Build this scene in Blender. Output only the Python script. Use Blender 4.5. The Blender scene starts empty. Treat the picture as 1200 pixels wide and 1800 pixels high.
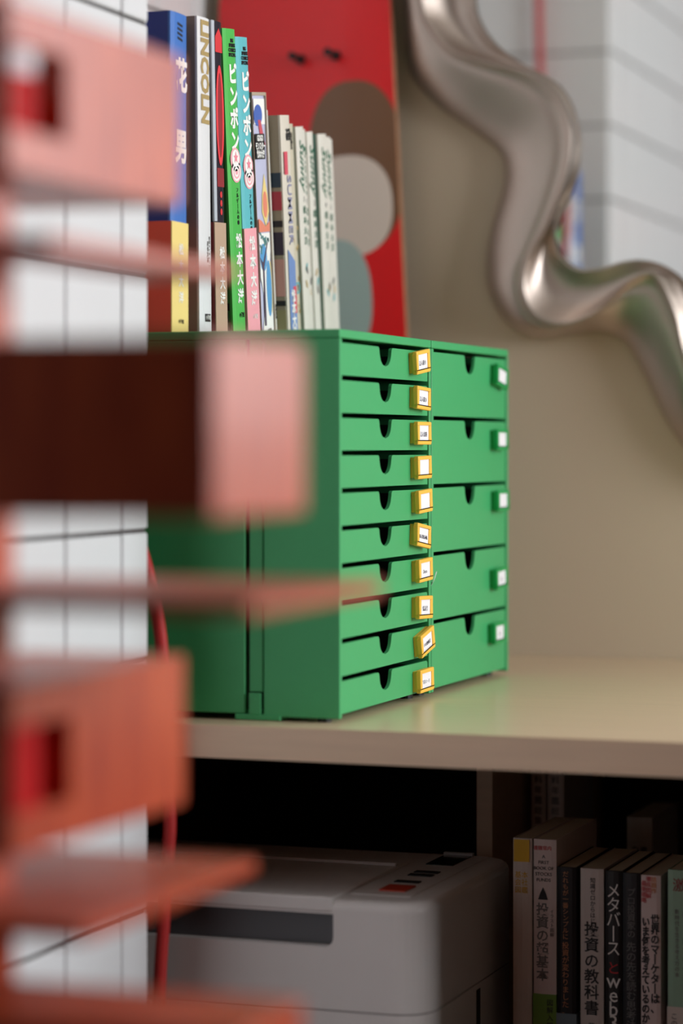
import bpy, bmesh, math, random
from mathutils import Vector, Matrix, geometry

random.seed(7)
S = bpy.context.scene
C = S.collection
R = math.radians

# ------------------------------------------------------------------ camera
CAM_Z = 0.98
YAW = math.atan(1660 / 4650)
cd = bpy.data.cameras.new('camera')
cam = bpy.data.objects.new('camera', cd)
C.objects.link(cam)
cam.location = (0, 0, CAM_Z)
cam.rotation_euler = (R(90), 0, YAW)
cd.sensor_fit = 'VERTICAL'
cd.sensor_height = 36.0
cd.sensor_width = 24.0
cd.lens = 36.0 * 4650 / 1800
cd.shift_x = 0.0
cd.shift_y = -(900 - 785) / 1800
cd.clip_start = 0.05
cd.dof.use_dof = True
cd.dof.focus_distance = 2.44
cd.dof.aperture_fstop = 2.3
cd.dof.aperture_blades = 9
S.camera = cam

# ------------------------------------------------------------------ light
w = bpy.data.worlds.new('overcast_sky')
S.world = w
w.use_nodes = True
w.node_tree.nodes['Background'].inputs[0].default_value = (0.75, 0.85, 1.0, 1)
w.node_tree.nodes['Background'].inputs[1].default_value = 1.0

RX = 1.95                       # inner face of the right wall
WY = 2.89                       # inner face of the back wall
WIN = (0.10, 1.80, 0.95, 2.30)  # window opening in the back wall: x0, x1, z0, z1
ld = bpy.data.lights.new('window_daylight', 'AREA')
ld.shape = 'RECTANGLE'
ld.size = WIN[1] - WIN[0]
ld.size_y = WIN[3] - WIN[2]
ld.energy = 37
ld.color = (0.97, 0.985, 1.0)
lo = bpy.data.objects.new('window_daylight', ld)
C.objects.link(lo)
lo.location = ((WIN[0] + WIN[1]) / 2, WY + 0.16, (WIN[2] + WIN[3]) / 2)
lo.rotation_euler = (R(-90), 0, 0)
WIN2 = (1.45, 2.55, 0.95, 2.30)  # second window, in the right wall next to the corner: y0, y1, z0, z1
ld2 = bpy.data.lights.new('side_window_daylight', 'AREA')
ld2.shape = 'RECTANGLE'
ld2.size = WIN2[3] - WIN2[2]
ld2.size_y = WIN2[1] - WIN2[0]
ld2.energy = 65
ld2.color = (0.97, 0.985, 1.0)
lo2 = bpy.data.objects.new('side_window_daylight', ld2)
C.objects.link(lo2)
lo2.location = (RX + 0.16, (WIN2[0] + WIN2[1]) / 2, (WIN2[2] + WIN2[3]) / 2)
lo2.rotation_euler = (0, R(90), 0)

vs = S.view_settings
vs.view_transform = 'Standard'
vs.look = 'None'
vs.exposure = 0.0
vs.gamma = 1.0
vs.use_curve_mapping = False


# ------------------------------------------------------------------ materials
def lin(c):
    return tuple(((v / 255) / 12.92 if v <= 10 else ((v / 255 + 0.055) / 1.055) ** 2.4) for v in c)


MATS = {}


def mat(name, rgb, rough=0.5, metal=0.0, coat=0.0, var=0.06, scale=30.0, stretch=(1, 1, 1), bump=0.0, spec=0.5,
        dark=None, detail=4.0):
    """procedural Principled material: base colour with a soft noise variation and optional relief"""
    if name in MATS:
        return MATS[name]
    m = bpy.data.materials.new(name)
    m.use_nodes = True
    nt = m.node_tree
    b = nt.nodes['Principled BSDF']
    b.inputs['Roughness'].default_value = rough
    b.inputs['Metallic'].default_value = metal
    b.inputs['Specular IOR Level'].default_value = spec
    b.inputs['Coat Weight'].default_value = coat
    b.inputs['Coat Roughness'].default_value = 0.15
    c = lin(rgb)
    d = lin(dark) if dark else tuple(v * (1 - 2 * var) for v in c)
    tc = nt.nodes.new('ShaderNodeTexCoord')
    mp = nt.nodes.new('ShaderNodeMapping')
    mp.inputs['Scale'].default_value = stretch
    nz = nt.nodes.new('ShaderNodeTexNoise')
    nz.inputs['Scale'].default_value = scale
    nz.inputs['Detail'].default_value = detail
    rp = nt.nodes.new('ShaderNodeValToRGB')
    rp.color_ramp.elements[0].position = 0.3
    rp.color_ramp.elements[0].color = (*d, 1)
    rp.color_ramp.elements[1].position = 0.7
    rp.color_ramp.elements[1].color = (*c, 1)
    nt.links.new(tc.outputs['Object'], mp.inputs['Vector'])
    nt.links.new(mp.outputs[0], nz.inputs['Vector'])
    nt.links.new(nz.outputs['Fac'], rp.inputs['Fac'])
    nt.links.new(rp.outputs[0], b.inputs['Base Color'])
    if bump:
        bp = nt.nodes.new('ShaderNodeBump')
        bp.inputs['Strength'].default_value = bump
        bp.inputs['Distance'].default_value = 0.002
        nt.links.new(nz.outputs['Fac'], bp.inputs['Height'])
        nt.links.new(bp.outputs[0], b.inputs['Normal'])
    MATS[name] = m
    return m


M_TILE = mat('white_glazed_tile', (224, 225, 227), 0.28, var=0.015, scale=6, spec=0.5)
M_GROUT = mat('grey_grout', (92, 90, 90), 0.9, var=0.1, scale=80)
M_WALL = mat('taupe_wall_paint', (224, 204, 181), 0.75, var=0.012, scale=5, bump=0.02)
M_ROOM = mat('room_paint', (74, 70, 66), 0.85, var=0.02, scale=4)
M_CEIL = mat('ceiling_paint', (170, 166, 160), 0.9, var=0.02, scale=4)
M_FLOOR = mat('brown_floor_boards', (80, 58, 44), 0.5, var=0.15, scale=5, stretch=(1, 8, 1))
M_WOOD = mat('pale_birch_veneer', (224, 198, 166), 0.29, var=0.035, scale=14, stretch=(0.6, 9, 9), bump=0.03, spec=0.5)
M_EDGE = mat('birch_edge_band', (228, 200, 172), 0.5, var=0.04, scale=14, stretch=(0.6, 9, 9))
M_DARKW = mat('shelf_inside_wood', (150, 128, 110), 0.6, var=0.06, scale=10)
M_GREEN = mat('green_powder_coat', (66, 170, 106), 0.42, var=0.012, scale=90, spec=0.42)
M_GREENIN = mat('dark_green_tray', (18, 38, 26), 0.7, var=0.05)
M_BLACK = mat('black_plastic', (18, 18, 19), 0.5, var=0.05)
M_YEL = mat('yellow_plastic', (252, 196, 74), 0.45, var=0.01)
M_GCLIP = mat('emerald_plastic', (22, 158, 82), 0.4, var=0.01)
M_CARD = mat('white_card', (240, 240, 244), 0.7, var=0.01)
M_INK = mat('dark_ink', (74, 70, 84), 0.7, var=0.02)
M_CHERRY = mat('cherry_veneer', (198, 82, 38), 0.42, coat=0.12, var=0.1, scale=16, stretch=(7, 7, 0.8), dark=(156, 48, 22))
M_REDENAMEL = mat('red_enamel', (206, 24, 28), 0.6, coat=0.0, var=0.02, spec=0.12)
M_REDCORD = mat('red_cord_fabric', (186, 34, 32), 0.6, var=0.08, scale=400)
M_CHROME = mat('satin_silver', (204, 190, 180), 0.42, metal=1.0, var=0.02, scale=8)
M_MIRROR = mat('mirror_silvering', (226, 228, 226), 0.015, metal=1.0, var=0.0)
M_PRN = mat('printer_white_plastic', (226, 222, 220), 0.42, var=0.01)
M_PRN2 = mat('printer_grey_plastic', (92, 94, 98), 0.4, var=0.02)
M_LCD = mat('lcd_glass', (24, 28, 30), 0.15, var=0.02)
M_PAGE = mat('page_paper', (214, 204, 184), 0.85, var=0.08, scale=120, stretch=(1, 40, 1))


# ------------------------------------------------------------------ mesh helpers
def new(name, bm, m, parent=None, smooth=False):
    bmesh.ops.recalc_face_normals(bm, faces=bm.faces)
    me = bpy.data.meshes.new(name)
    bm.to_mesh(me)
    bm.free()
    ms = m if isinstance(m, (list, tuple)) else [m]
    for q in ms:
        me.materials.append(q)
    if smooth:
        me.polygons.foreach_set('use_smooth', [True] * len(me.polygons))
    o = bpy.data.objects.new(name, me)
    C.objects.link(o)
    o.parent = parent
    return o


def bx(bm, x0, x1, y0, y1, z0, z1, mi=0):
    v = [bm.verts.new(p) for p in ((x0, y0, z0), (x1, y0, z0), (x1, y1, z0), (x0, y1, z0),
                                   (x0, y0, z1), (x1, y0, z1), (x1, y1, z1), (x0, y1, z1))]
    for f in ((0, 3, 2, 1), (4, 5, 6, 7), (0, 1, 5, 4), (1, 2, 6, 5), (2, 3, 7, 6), (3, 0, 4, 7)):
        bm.faces.new([v[i] for i in f]).material_index = mi
    return v


def bevel(bm, w, seg=2, edges=None):
    bmesh.ops.bevel(bm, geom=edges or bm.edges[:], offset=w, segments=seg, affect='EDGES', profile=0.5)


def box(name, x0, x1, y0, y1, z0, z1, m, parent=None, bv=0.0, seg=2):
    bm = bmesh.new()
    bx(bm, x0, x1, y0, y1, z0, z1)
    if bv:
        bevel(bm, bv, seg)
    return new(name, bm, m, parent)


def prism_x(bm, pts, x0, x1):
    """extrude a (y, z) outline along x"""
    a = [bm.verts.new((x0, y, z)) for y, z in pts]
    b = [bm.verts.new((x1, y, z)) for y, z in pts]
    n = len(pts)
    fa = bm.faces.new(a)
    fb = bm.faces.new(b[::-1])
    for i in range(n):
        bm.faces.new((a[i], b[i], b[(i + 1) % n], a[(i + 1) % n]))
    bm.normal_update()
    bmesh.ops.triangulate(bm, faces=[fa, fb])


def cyl(bm, p0, p1, r, n=16, r1=None):
    p0, p1 = Vector(p0), Vector(p1)
    d = (p1 - p0).normalized()
    u = d.orthogonal().normalized()
    v = d.cross(u)
    r1 = r if r1 is None else r1
    A = [bm.verts.new(p0 + (u * math.cos(t) + v * math.sin(t)) * r) for t in [2 * math.pi * i / n for i in range(n)]]
    B = [bm.verts.new(p1 + (u * math.cos(t) + v * math.sin(t)) * r1) for t in [2 * math.pi * i / n for i in range(n)]]
    for i in range(n):
        bm.faces.new((A[i], A[(i + 1) % n], B[(i + 1) % n], B[i]))
    bm.faces.new(A[::-1])
    bm.faces.new(B)


def crom(pts, k, closed=False):
    """Catmull-Rom through a list of tuples, k samples per span"""
    n = len(pts)
    out = []
    spans = n if closed else n - 1
    for i in range(spans):
        g = lambda j: Vector(pts[j % n] if closed else pts[max(0, min(n - 1, j))])
        p0, p1, p2, p3 = g(i - 1), g(i), g(i + 1), g(i + 2)
        for s in range(k):
            t = s / k
            out.append(0.5 * (2 * p1 + (p2 - p0) * t + (2 * p0 - 5 * p1 + 4 * p2 - p3) * t * t
                              + (3 * p1 - p0 - 3 * p2 + p3) * t ** 3))
    if not closed:
        out.append(Vector(pts[-1]))
    return out


def tube(bm, pts, r, n=10):
    rings = []
    for i, p in enumerate(pts):
        d = (pts[min(i + 1, len(pts) - 1)] - pts[max(i - 1, 0)]).normalized()
        u = d.cross(Vector((0, 1, 0))).normalized()
        v = d.cross(u)
        rings.append([bm.verts.new(p + (u * math.cos(t) + v * math.sin(t)) * r)
                      for t in [2 * math.pi * k / n for k in range(n)]])
    for a, b in zip(rings, rings[1:]):
        for k in range(n):
            bm.faces.new((a[k], a[(k + 1) % n], b[(k + 1) % n], b[k]))
    bm.faces.new(rings[0][::-1])
    bm.faces.new(rings[-1])


def root(name, loc, label, cat, group=None, rot=(0, 0, 0)):
    o = bpy.data.objects.new(name, None)
    o.empty_display_size = 0.05
    C.objects.link(o)
    o.location = loc
    o.rotation_euler = rot
    tag(o, label, cat, group)
    return o


def tag(o, label, cat, group=None):
    o['label'] = label
    o['category'] = cat
    if group:
        o['group'] = group
    return o


def struct(o):
    o['kind'] = 'structure'
    return o


def text(name, s, size, m, parent, pos, sx=1.0, sy=1.0, line=1.0, rot=0.0, depth=0.00015, bold=0.0, anchor='CENTER',
         shear=0.0):
    """lettering facing local +X, reading along +Y; pos = (x, y, z) of its centre"""
    cu = bpy.data.curves.new(name, 'FONT')
    cu.body = s
    cu.size = size
    cu.align_x = 'CENTER'
    cu.align_y = anchor
    cu.space_line = line
    cu.resolution_u = 2
    cu.offset = bold
    cu.shear = shear
    cu.extrude = depth
    to = bpy.data.objects.new(name, cu)
    C.objects.link(to)
    bpy.context.view_layer.update()
    dg = bpy.context.evaluated_depsgraph_get()
    me = bpy.data.meshes.new_from_object(to.evaluated_get(dg))
    bpy.data.objects.remove(to)
    bpy.data.curves.remove(cu)
    B = Matrix(((0, 0, 1, 0), (1, 0, 0, 0), (0, 1, 0, 0), (0, 0, 0, 1)))
    me.transform(Matrix.Translation(pos) @ B @ Matrix.Diagonal((sx, sy, 1, 1)) @ Matrix.Rotation(rot, 4, 'Z'))
    me.materials.clear()
    me.materials.append(m)
    me.name = name
    o = bpy.data.objects.new(name, me)
    C.objects.link(o)
    o.parent = parent
    return o


def vert(s):
    return '\n'.join({'ー': '丨'}.get(c, c) for c in s)


# ------------------------------------------------------------------ room shell
FX0, FX1, FY0, FY1, CH = -1.19, RX, -2.4, 2.89, 2.6
PIER0 = 0.80                    # near end of the tiled pier, cut short unseen to reduce its bounce
PX, PY = -0.9005, 2.04          # tiled pier: its right face and its far end
struct(box('floor', FX0 - 1.3, FX1 + 0.2, FY0 - 0.1, FY1 + 0.1, -0.05, 0, M_FLOOR))
struct(box('ceiling', FX0 - 1.3, FX1 + 0.2, FY0 - 0.1, FY1 + 0.1, CH, CH + 0.05, M_CEIL))
struct(box('wall_front', FX0 - 1.2, FX1, FY0 - 0.1, FY0, 0, CH, M_ROOM))
bm = bmesh.new()
y0, y1, z0, z1 = WIN2
for q in ((FY0 - 0.1, y0, 0, CH), (y1, FY1 + 0.12, 0, CH), (y0, y1, 0, z0), (y0, y1, z1, CH)):
    bx(bm, FX1, FX1 + 0.12, *q)
struct(new('wall_right', bm, M_ROOM))
bm = bmesh.new()
x0, x1, z0, z1 = WIN
for q in ((FX0 - 0.2, x0, 0, CH), (x1, FX1, 0, CH), (x0, x1, 0, z0), (x0, x1, z1, CH)):
    bx(bm, q[0], q[1], FY1, FY1 + 0.12, q[2], q[3])
struct(new('wall_back', bm, M_WALL))
M_FRAME = mat('white_window_frame', (228, 228, 226), 0.4, var=0.01)
win2 = bpy.data.objects.new('window_2', None)
C.objects.link(win2)
win2.location = (FX1 + 0.06, (y0 + y1) / 2, z0)
struct(win2)
hw, hh = (y1 - y0) / 2, z1 - z0
for a in ((-hw, -hw + .05, 0, hh), (hw - .05, hw, 0, hh), (-hw + .05, hw - .05, 0, .05), (-hw + .05, hw - .05, hh - .05, hh)):
    box('window_frame', -.025, .025, a[0], a[1], a[2], a[3], M_FRAME, win2)
box('window_sill', -.11, -.061, -hw - .04, hw + .04, -.03, 0, M_FRAME, win2)
x0, x1, z0, z1 = WIN
win = bpy.data.objects.new('window_1', None)
C.objects.link(win)
win.location = ((x0 + x1) / 2, FY1 + 0.06, z0)
struct(win)
hw, hh = (x1 - x0) / 2, z1 - z0
for a in ((-hw, -hw + .05, 0, hh), (hw - .05, hw, 0, hh), (-hw + .05, hw - .05, 0, .05), (-hw + .05, hw - .05, hh - .05, hh), (-.025, .025, .05, hh - .05)):
    box('window_frame', a[0], a[1], -.025, .025, a[2], a[3], M_FRAME, win)
box('window_sill', -hw - .04, hw + .04, -.11, -.061, -.03, 0, M_FRAME, win)


struct(box('wall_added_recess', FX0 - 1.3, FX0 - 1.2, FY0 - 0.1, PIER0, 0, CH, M_ROOM))  # unseen dark recess, added to cut bounce onto the lamp
struct(box('wall_added_return', FX0 - 1.2, PX - .0022, PIER0 - .02, PIER0 - .001, 0, CH, M_ROOM))  # closes the added recess behind the shortened pier


def tile_wall(name, face, u0, u1, z0, z1, ug, zg, pitch, body, near):
    """a wall whose glazed tiles each stand proud of a recessed grout bed.
    face 'x': plane x = body[1], u = y;  face 'y': plane y = body[1], u = x"""
    kind, plane = face
    wl = struct(new(name, body, M_GROUT))
    gap, th = 0.0017, 0.006
    cuts = lambda lo, hi, g: sorted({lo, hi} | {g + k * pitch for k in range(-40, 40) if lo + .004 < g + k * pitch < hi - .004})
    us, zs = cuts(u0, u1, ug), cuts(z0, z1, zg)
    cache, rest = {}, bmesh.new()
    nrest = 0
    for a, b in zip(us, us[1:]):
        for c_, d in zip(zs, zs[1:]):
            wu, wz = b - a - 2 * gap, d - c_ - 2 * gap
            if wu < .003 or wz < .003:
                continue
            cu, cz = (a + b) / 2, (c_ + d) / 2
            loc = (plane, cu, cz) if kind == 'x' else (cu, plane, cz)
            loc = tuple(l + random.uniform(-.00012, .00012) for l in loc)
            if near(cu, cz):
                key = (round(wu, 4), round(wz, 4))
                if key not in cache:
                    bm = bmesh.new()
                    if kind == 'x':
                        bx(bm, -th, 0, -wu / 2, wu / 2, -wz / 2, wz / 2)
                    else:
                        bx(bm, -wu / 2, wu / 2, -th, 0, -wz / 2, wz / 2)
                    bevel(bm, 0.0012, 1)
                    t = new('tile', bm, M_TILE, wl)
                    cache[key] = t
                else:
                    t = cache[key].copy()
                    C.objects.link(t)
                t.location = loc
                t.rotation_euler = (0, random.uniform(-.0012, .0012), random.uniform(-.0012, .0012))
            else:
                nrest += 1
                if kind == 'x':
                    bx(rest, plane - th, plane, a + gap, b - gap, c_ + gap, d - gap)
                else:
                    bx(rest, a + gap, b - gap, plane - th, plane, c_ + gap, d - gap)
    if nrest:
        o = new('tile_field', rest, M_TILE, wl)
        o['kind'] = 'stuff'
    else:
        rest.free()
    return wl


bm = bmesh.new()
bx(bm, FX0 - .2, PX - .0022, PIER0, PY - .0022, 0, CH)
wp = tile_wall('wall_pier', ('x', PX), PIER0, PY, 0, CH, 1.987, 0.9092, 0.1065, bm,
               lambda u, z: u > 1.1 and 0.25 < z < 1.75)
# the pier's end face, tiled as a second field of the same wall
gap = 0.0017
xs_ = [PX - .0005] + [PX - .0005 - k * .106 for k in range(1, 3)] + [FX0]
zs_ = [max(0, min(CH, 0.9096 + k * .106)) for k in range(-9, 17)]
proto = {}
for b, a in zip(xs_, xs_[1:]):
    for c_, d in zip(zs_, zs_[1:]):
        if d - c_ < .01:
            continue
        key = (round(b - a, 4), round(d - c_, 4))
        if key not in proto:
            t_ = bmesh.new()
            bx(t_, -(b - a) / 2 + gap, (b - a) / 2 - gap, -.0022, 0, -(d - c_) / 2 + gap, (d - c_) / 2 - gap)
            t = new('tile', t_, M_TILE, wp)
            proto[key] = t
        else:
            t = proto[key].copy()
            C.objects.link(t)
        t.location = ((a + b) / 2, PY, (c_ + d) / 2)
bm = bmesh.new()
bx(bm, FX0 - .2, FX0 - .0022, PY, FY1 - .001, 0, CH)
tile_wall('wall_left', ('x', FX0), PY, FY1, 0, CH, 2.72, 1.4685, 0.106, bm, lambda u, z: 0.75 < z < 1.9)

# ------------------------------------------------------------------ counter and the shelf unit below
SZ = 0.7444                     # worktop height
SF = 2.073                      # front edge of the worktop
LZ = 0.412                      # lower shelf height
WT = root('worktop', ((FX0 + 0.9) / 2, 2.48, SZ), 'pale birch worktop running along the wall under the green drawers', 'worktop')
wx, wy, wz = WT.location


def rel(o):
    """parent an object built in world coordinates to a root without moving it"""
    def f(c):
        c.parent = o
        c.matrix_parent_inverse = Matrix.Translation(o.location).inverted()
        return c
    return f


rw = rel(WT)
rw(box('board', FX0 + .001, 0.9, SF + .0012, FY1 - .001, SZ - .0279, SZ, M_WOOD))
rw(box('edge_band', FX0 + .001, 0.9, SF, SF + .0012, SZ - .0279, SZ - .0004, M_EDGE))
SU = root('shelf_unit', (-0.15, 2.5, 0), 'wooden shelf unit with dark open compartments under the worktop', 'shelf')
ru = rel(SU)
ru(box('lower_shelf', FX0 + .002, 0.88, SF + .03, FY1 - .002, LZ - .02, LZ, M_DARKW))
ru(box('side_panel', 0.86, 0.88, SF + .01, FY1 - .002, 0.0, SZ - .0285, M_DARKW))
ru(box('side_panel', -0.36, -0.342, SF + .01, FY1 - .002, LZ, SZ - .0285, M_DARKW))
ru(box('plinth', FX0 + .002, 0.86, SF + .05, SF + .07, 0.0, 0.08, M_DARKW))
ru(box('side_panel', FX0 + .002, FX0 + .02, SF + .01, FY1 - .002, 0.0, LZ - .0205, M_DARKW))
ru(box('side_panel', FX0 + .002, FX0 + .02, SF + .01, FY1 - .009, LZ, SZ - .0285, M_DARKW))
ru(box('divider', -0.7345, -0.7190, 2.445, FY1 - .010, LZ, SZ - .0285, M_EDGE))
ru(box('back_panel', FX0 + .003, 0.86, FY1 - .008, FY1 - .003, LZ, SZ - .0285, M_BLACK))  # black sheet, the deep shade at the back put into colour

# ------------------------------------------------------------------ drawer cabinets
CX = -0.7578                    # plane of the cabinet fronts
CB, CT = 0.7500, 1.0802         # underside and top
CD = 0.345                      # depth


def front_outline(y0, y1, z0, z1, nc, nw, nd, r=0.0035):
    """drawer front with rounded top corners and a flared finger notch"""
    fl, hw = 0.004, nw / 2
    zb = z1 - nd
    half = []                                  # right half of the notch, from the top edge down
    for k in range(5):
        t = math.pi / 2 + k / 4 * math.pi / 2
        half.append((hw + fl + fl * math.cos(t), z1 - fl + fl * math.sin(t)))
    for k in range(1, 10):
        t = k / 9
        half.append((hw * (1 - .22 * t) * math.sqrt(max(0, 1 - t ** 3.2)), z1 - fl - (nd - fl) * t))
    p = [(y0, z0), (y1, z0)]
    for k in range(5):
        t = k / 4 * math.pi / 2
        p.append((y1 - r + r * math.cos(t), z1 - r + r * math.sin(t)))
    p += [(nc + u, v) for u, v in half]
    p += [(nc - u, v) for u, v in half[-2::-1]]
    for k in range(5):
        t = math.pi / 2 + k / 4 * math.pi / 2
        p.append((y0 + r + r * math.cos(t), z1 - r + r * math.sin(t)))
    return p


def cabinet(y0, y1, zs, notch, label, detail):
    """y0..y1: outer width, zs: list of drawer (bottom, top)"""
    g = root('drawer_cabinet', (CX - CD / 2, (y0 + y1) / 2, SZ), label, 'cabinet')
    k = rel(g)
    xb = CX - CD
    t = 0.0055
    split = -0.8425
    bm = bmesh.new()
    bx(bm, xb, CX, y0, y1, CT - .0075, CT)
    bevel(bm, .0012, 2)
    k(new('top_panel', bm, M_GREEN))
    k(box('bottom_panel', xb, CX - .006, y0 + t, y1 - t, CB, CB + .003, M_GREEN))
    k(box('back_panel', xb, xb + .003, y0 + t, y1 - t, CB + .003, CT - .0076, M_GREEN))
    if detail:
        k(box('side_panel', -0.8272, CX, y0, y0 + t, CB - .002, CT - .0077, M_GREEN, bv=.0006, seg=1))
        k(box('side_panel', xb, -0.8445, y0, y0 + t, CB, CT - .0077, M_GREEN, bv=.0008, seg=1))
        k(box('joint_strip', -0.8405, -0.8283, y0 + .0006, y0 + t, .7690, CT - .0077, M_GREEN, bv=.0004, seg=1))
        k(box('gap_shade', -0.8446, -0.8270, y0 + t + .0002, y0 + t + .0012, CB + .0035, CT - .0077, M_GREENIN))  # dark backing that paints the shade inside the open joint
        br = k(box('corner_bracket', -0.8405, -0.8296, y0 - .0010, y0 + .0008, CB - .0002, 0.7680, M_GREEN, bv=.0003, seg=1))
        bm = bmesh.new()
        cyl(bm, (-0.8352, y0 - .0018, .7625), (-0.8352, y0 - .0008, .7625), .0012, 12)
        rv = new('rivet', bm, M_GREEN, br)
        rv.matrix_parent_inverse = Matrix.Identity(4)
        k(box('foot_plate', -0.8535, -0.8115, y0 - .001, y0 + .02, CB - .0052, CB - .0002, M_GREEN, bv=.0006, seg=1))
    else:
        k(box('side_panel', xb, CX, y0, y0 + t, CB - .002, CT - .0077, M_GREEN, bv=.0006, seg=1))
    k(box('side_panel', xb, CX, y1 - t, y1, CB - .002, CT - .0077, M_GREEN, bv=.0006, seg=1))
    for fx in (CX - .018, xb + .02):
        for fy in (y0 + .012, y1 - .02):
            bm = bmesh.new()
            cyl(bm, (fx, fy, SZ), (fx, fy, CB), .006, 14)
            k(new('foot', bm, M_BLACK))
    yi0, yi1 = y0 + t + .0012, y1 - t - .0012
    for zb, zt in zs:
        bm = bmesh.new()
        prism_x(bm, front_outline(yi0, yi1, zb, zt, notch[0], notch[1], min(.0185, (zt - zb) * .62)), CX - .0045, CX - .0015)
        d = k(new('drawer', bm, M_GREEN))
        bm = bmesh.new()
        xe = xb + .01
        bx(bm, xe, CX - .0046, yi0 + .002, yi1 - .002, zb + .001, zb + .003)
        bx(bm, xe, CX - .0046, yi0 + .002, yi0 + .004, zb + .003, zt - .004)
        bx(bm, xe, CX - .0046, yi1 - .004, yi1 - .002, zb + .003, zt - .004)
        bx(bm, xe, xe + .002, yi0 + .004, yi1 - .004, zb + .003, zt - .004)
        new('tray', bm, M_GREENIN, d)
    return g


zA = [(CB + .0015 + i * .03218, CB + .0015 + i * .03218 + .0277) for i in range(10)]
cabinet(2.1185, 2.3735, zA, (2.244, .0335),
        'green metal cabinet with ten shallow drawers and yellow label clips', True)
zB = [(CB + .0015 + i * .06436, CB + .0015 + i * .06436 + .0605) for i in range(5)]
cabinet(2.3760, 2.6358, zB, (2.5035, .0335),
        'green metal cabinet with five deep drawers and green label clips', False)

# magnetic label clips
LX = CX - .0014
YC = [(2.3300, 1.0585, 6, '法人税①'), (2.3320, 1.0247, -2.4, '法人税③'), (2.3335, .9924, 0, '法人保険'), (2.3345, .9608, 1, ''),
      (2.3370, .9294, 2.6, ''), (2.3325, .8974, -6.4, '個人関係通帳'), (2.3380, .8655, 2, 'Deco'),
      (2.3380, .8309, -2, '保証書'), (2.3440, .7985, 11.6, 'その他郵送'), (2.3415, .7630, 1, '写真コード')]
GC = [(2.5940, 1.051, -8, ''), (2.5940, .987, 0, ''), (2.5970, .9249, 0, ''), (2.5920, .8462, 2.5, 'ST'), (2.5850, .7911, 0.5, '小')]
ORD = ['topmost', 'second', 'third', 'fourth', 'fifth', 'sixth', 'seventh', 'eighth', 'ninth', 'lowest']


def clip(y, z, ang, s, m, label, group):
    g = root('label_clip', (LX, y, z), label, 'label clip', group, rot=(R(ang), 0, 0))
    W, H, T = .0405, .0212, .0082
    iw, ih = .0285, .0146
    bm = bmesh.new()
    bx(bm, 0, T * .45, -W / 2 + .0012, W / 2 - .0012, -H / 2 + .0012, H / 2 - .0012)
    new('magnet_base', bm, m, g)
    bm = bmesh.new()
    for q in ((-W / 2, W / 2, ih / 2, H / 2), (-W / 2, W / 2, -H / 2, -ih / 2), (-W / 2, -iw / 2, -ih / 2, ih / 2), (iw / 2, W / 2, -ih / 2, ih / 2)):
        bx(bm, T * .45, T, *q)
    bmesh.ops.remove_doubles(bm, verts=bm.verts, dist=1e-6)
    bm.faces.ensure_lookup_table()
    dead = [f for f in bm.faces if len([e for e in f.edges if len(e.link_faces) > 2]) == 4]
    fr = new('frame', bm, m, g)
    bv = fr.modifiers.new('soft_edges', 'BEVEL')
    bv.width, bv.segments, bv.limit_method, bv.angle_limit = .0009, 2, 'ANGLE', R(50)
    c = box('card', T * .45, T * .86, -iw / 2, iw / 2, -ih / 2, ih / 2, M_CARD, g)
    if s:
        text('handwriting', s, .0052 if len(s) < 5 else .0042, M_INK, c, (T * .86 + .0001, -.0006, -.0014), sx=1.0, bold=-.00008)
    return g


for i, (y, z, a, s) in enumerate(YC):
    n = ['topmost drawer'] + ['%s drawer from the top' % q for q in ORD[1:9]] + ['lowest drawer']
    st = {0: ' tipped up slightly', 1: ' sagging slightly', 5: ' sagging to the right', 8: ' tilted steeply upward'}.get(i, '')
    st += ' with a blank card' if not s else ''
    clip(y, z, a, s, M_YEL, 'yellow label clip%s on the %s' % (st, n[i]), 'yellow label clips on the shallow drawers')
for i, (y, z, a, s) in enumerate(GC):
    n = ['topmost', 'second', 'middle', 'fourth', 'lowest'][i]
    clip(y, z, a, s, M_GCLIP, 'green label clip%s on the %s deep drawer' % (' tilted down' if i == 0 else '', n), 'green label clips on the deep drawers')

# a curl of clear tape caught between the two cabinets
bm = bmesh.new()
tp = crom([(CX - .002, 2.3742, .846), (CX + .0015, 2.3765, .853), (CX + .003, 2.380, .861)], 6)
prev = None
for p in tp:
    a = [bm.verts.new((p[0], p[1], p[2])), bm.verts.new((p[0] + .0002, p[1] + .0016, p[2] + .0012)),
         bm.verts.new((p[0] - .0003, p[1] + .0016, p[2] + .0013)), bm.verts.new((p[0] - .0004, p[1], p[2] + .0001))]
    if prev:
        for k in range(4):
            bm.faces.new((prev[k], prev[(k + 1) % 4], a[(k + 1) % 4], a[k]))
    else:
        bm.faces.new(a)
    prev = a
bm.faces.new(prev[::-1])
tag(new('tape_curl', bm, M_CARD), 'tiny curl of white tape caught between the two green cabinets', 'tape')

# ------------------------------------------------------------------ books on the cabinets
def bmat(rgb, rough=.42, coat=.0):
    return mat('print_%d_%d_%d_%d' % (*rgb, int(rough * 100)), rgb, rough, coat=coat, var=.012, scale=20)


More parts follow.
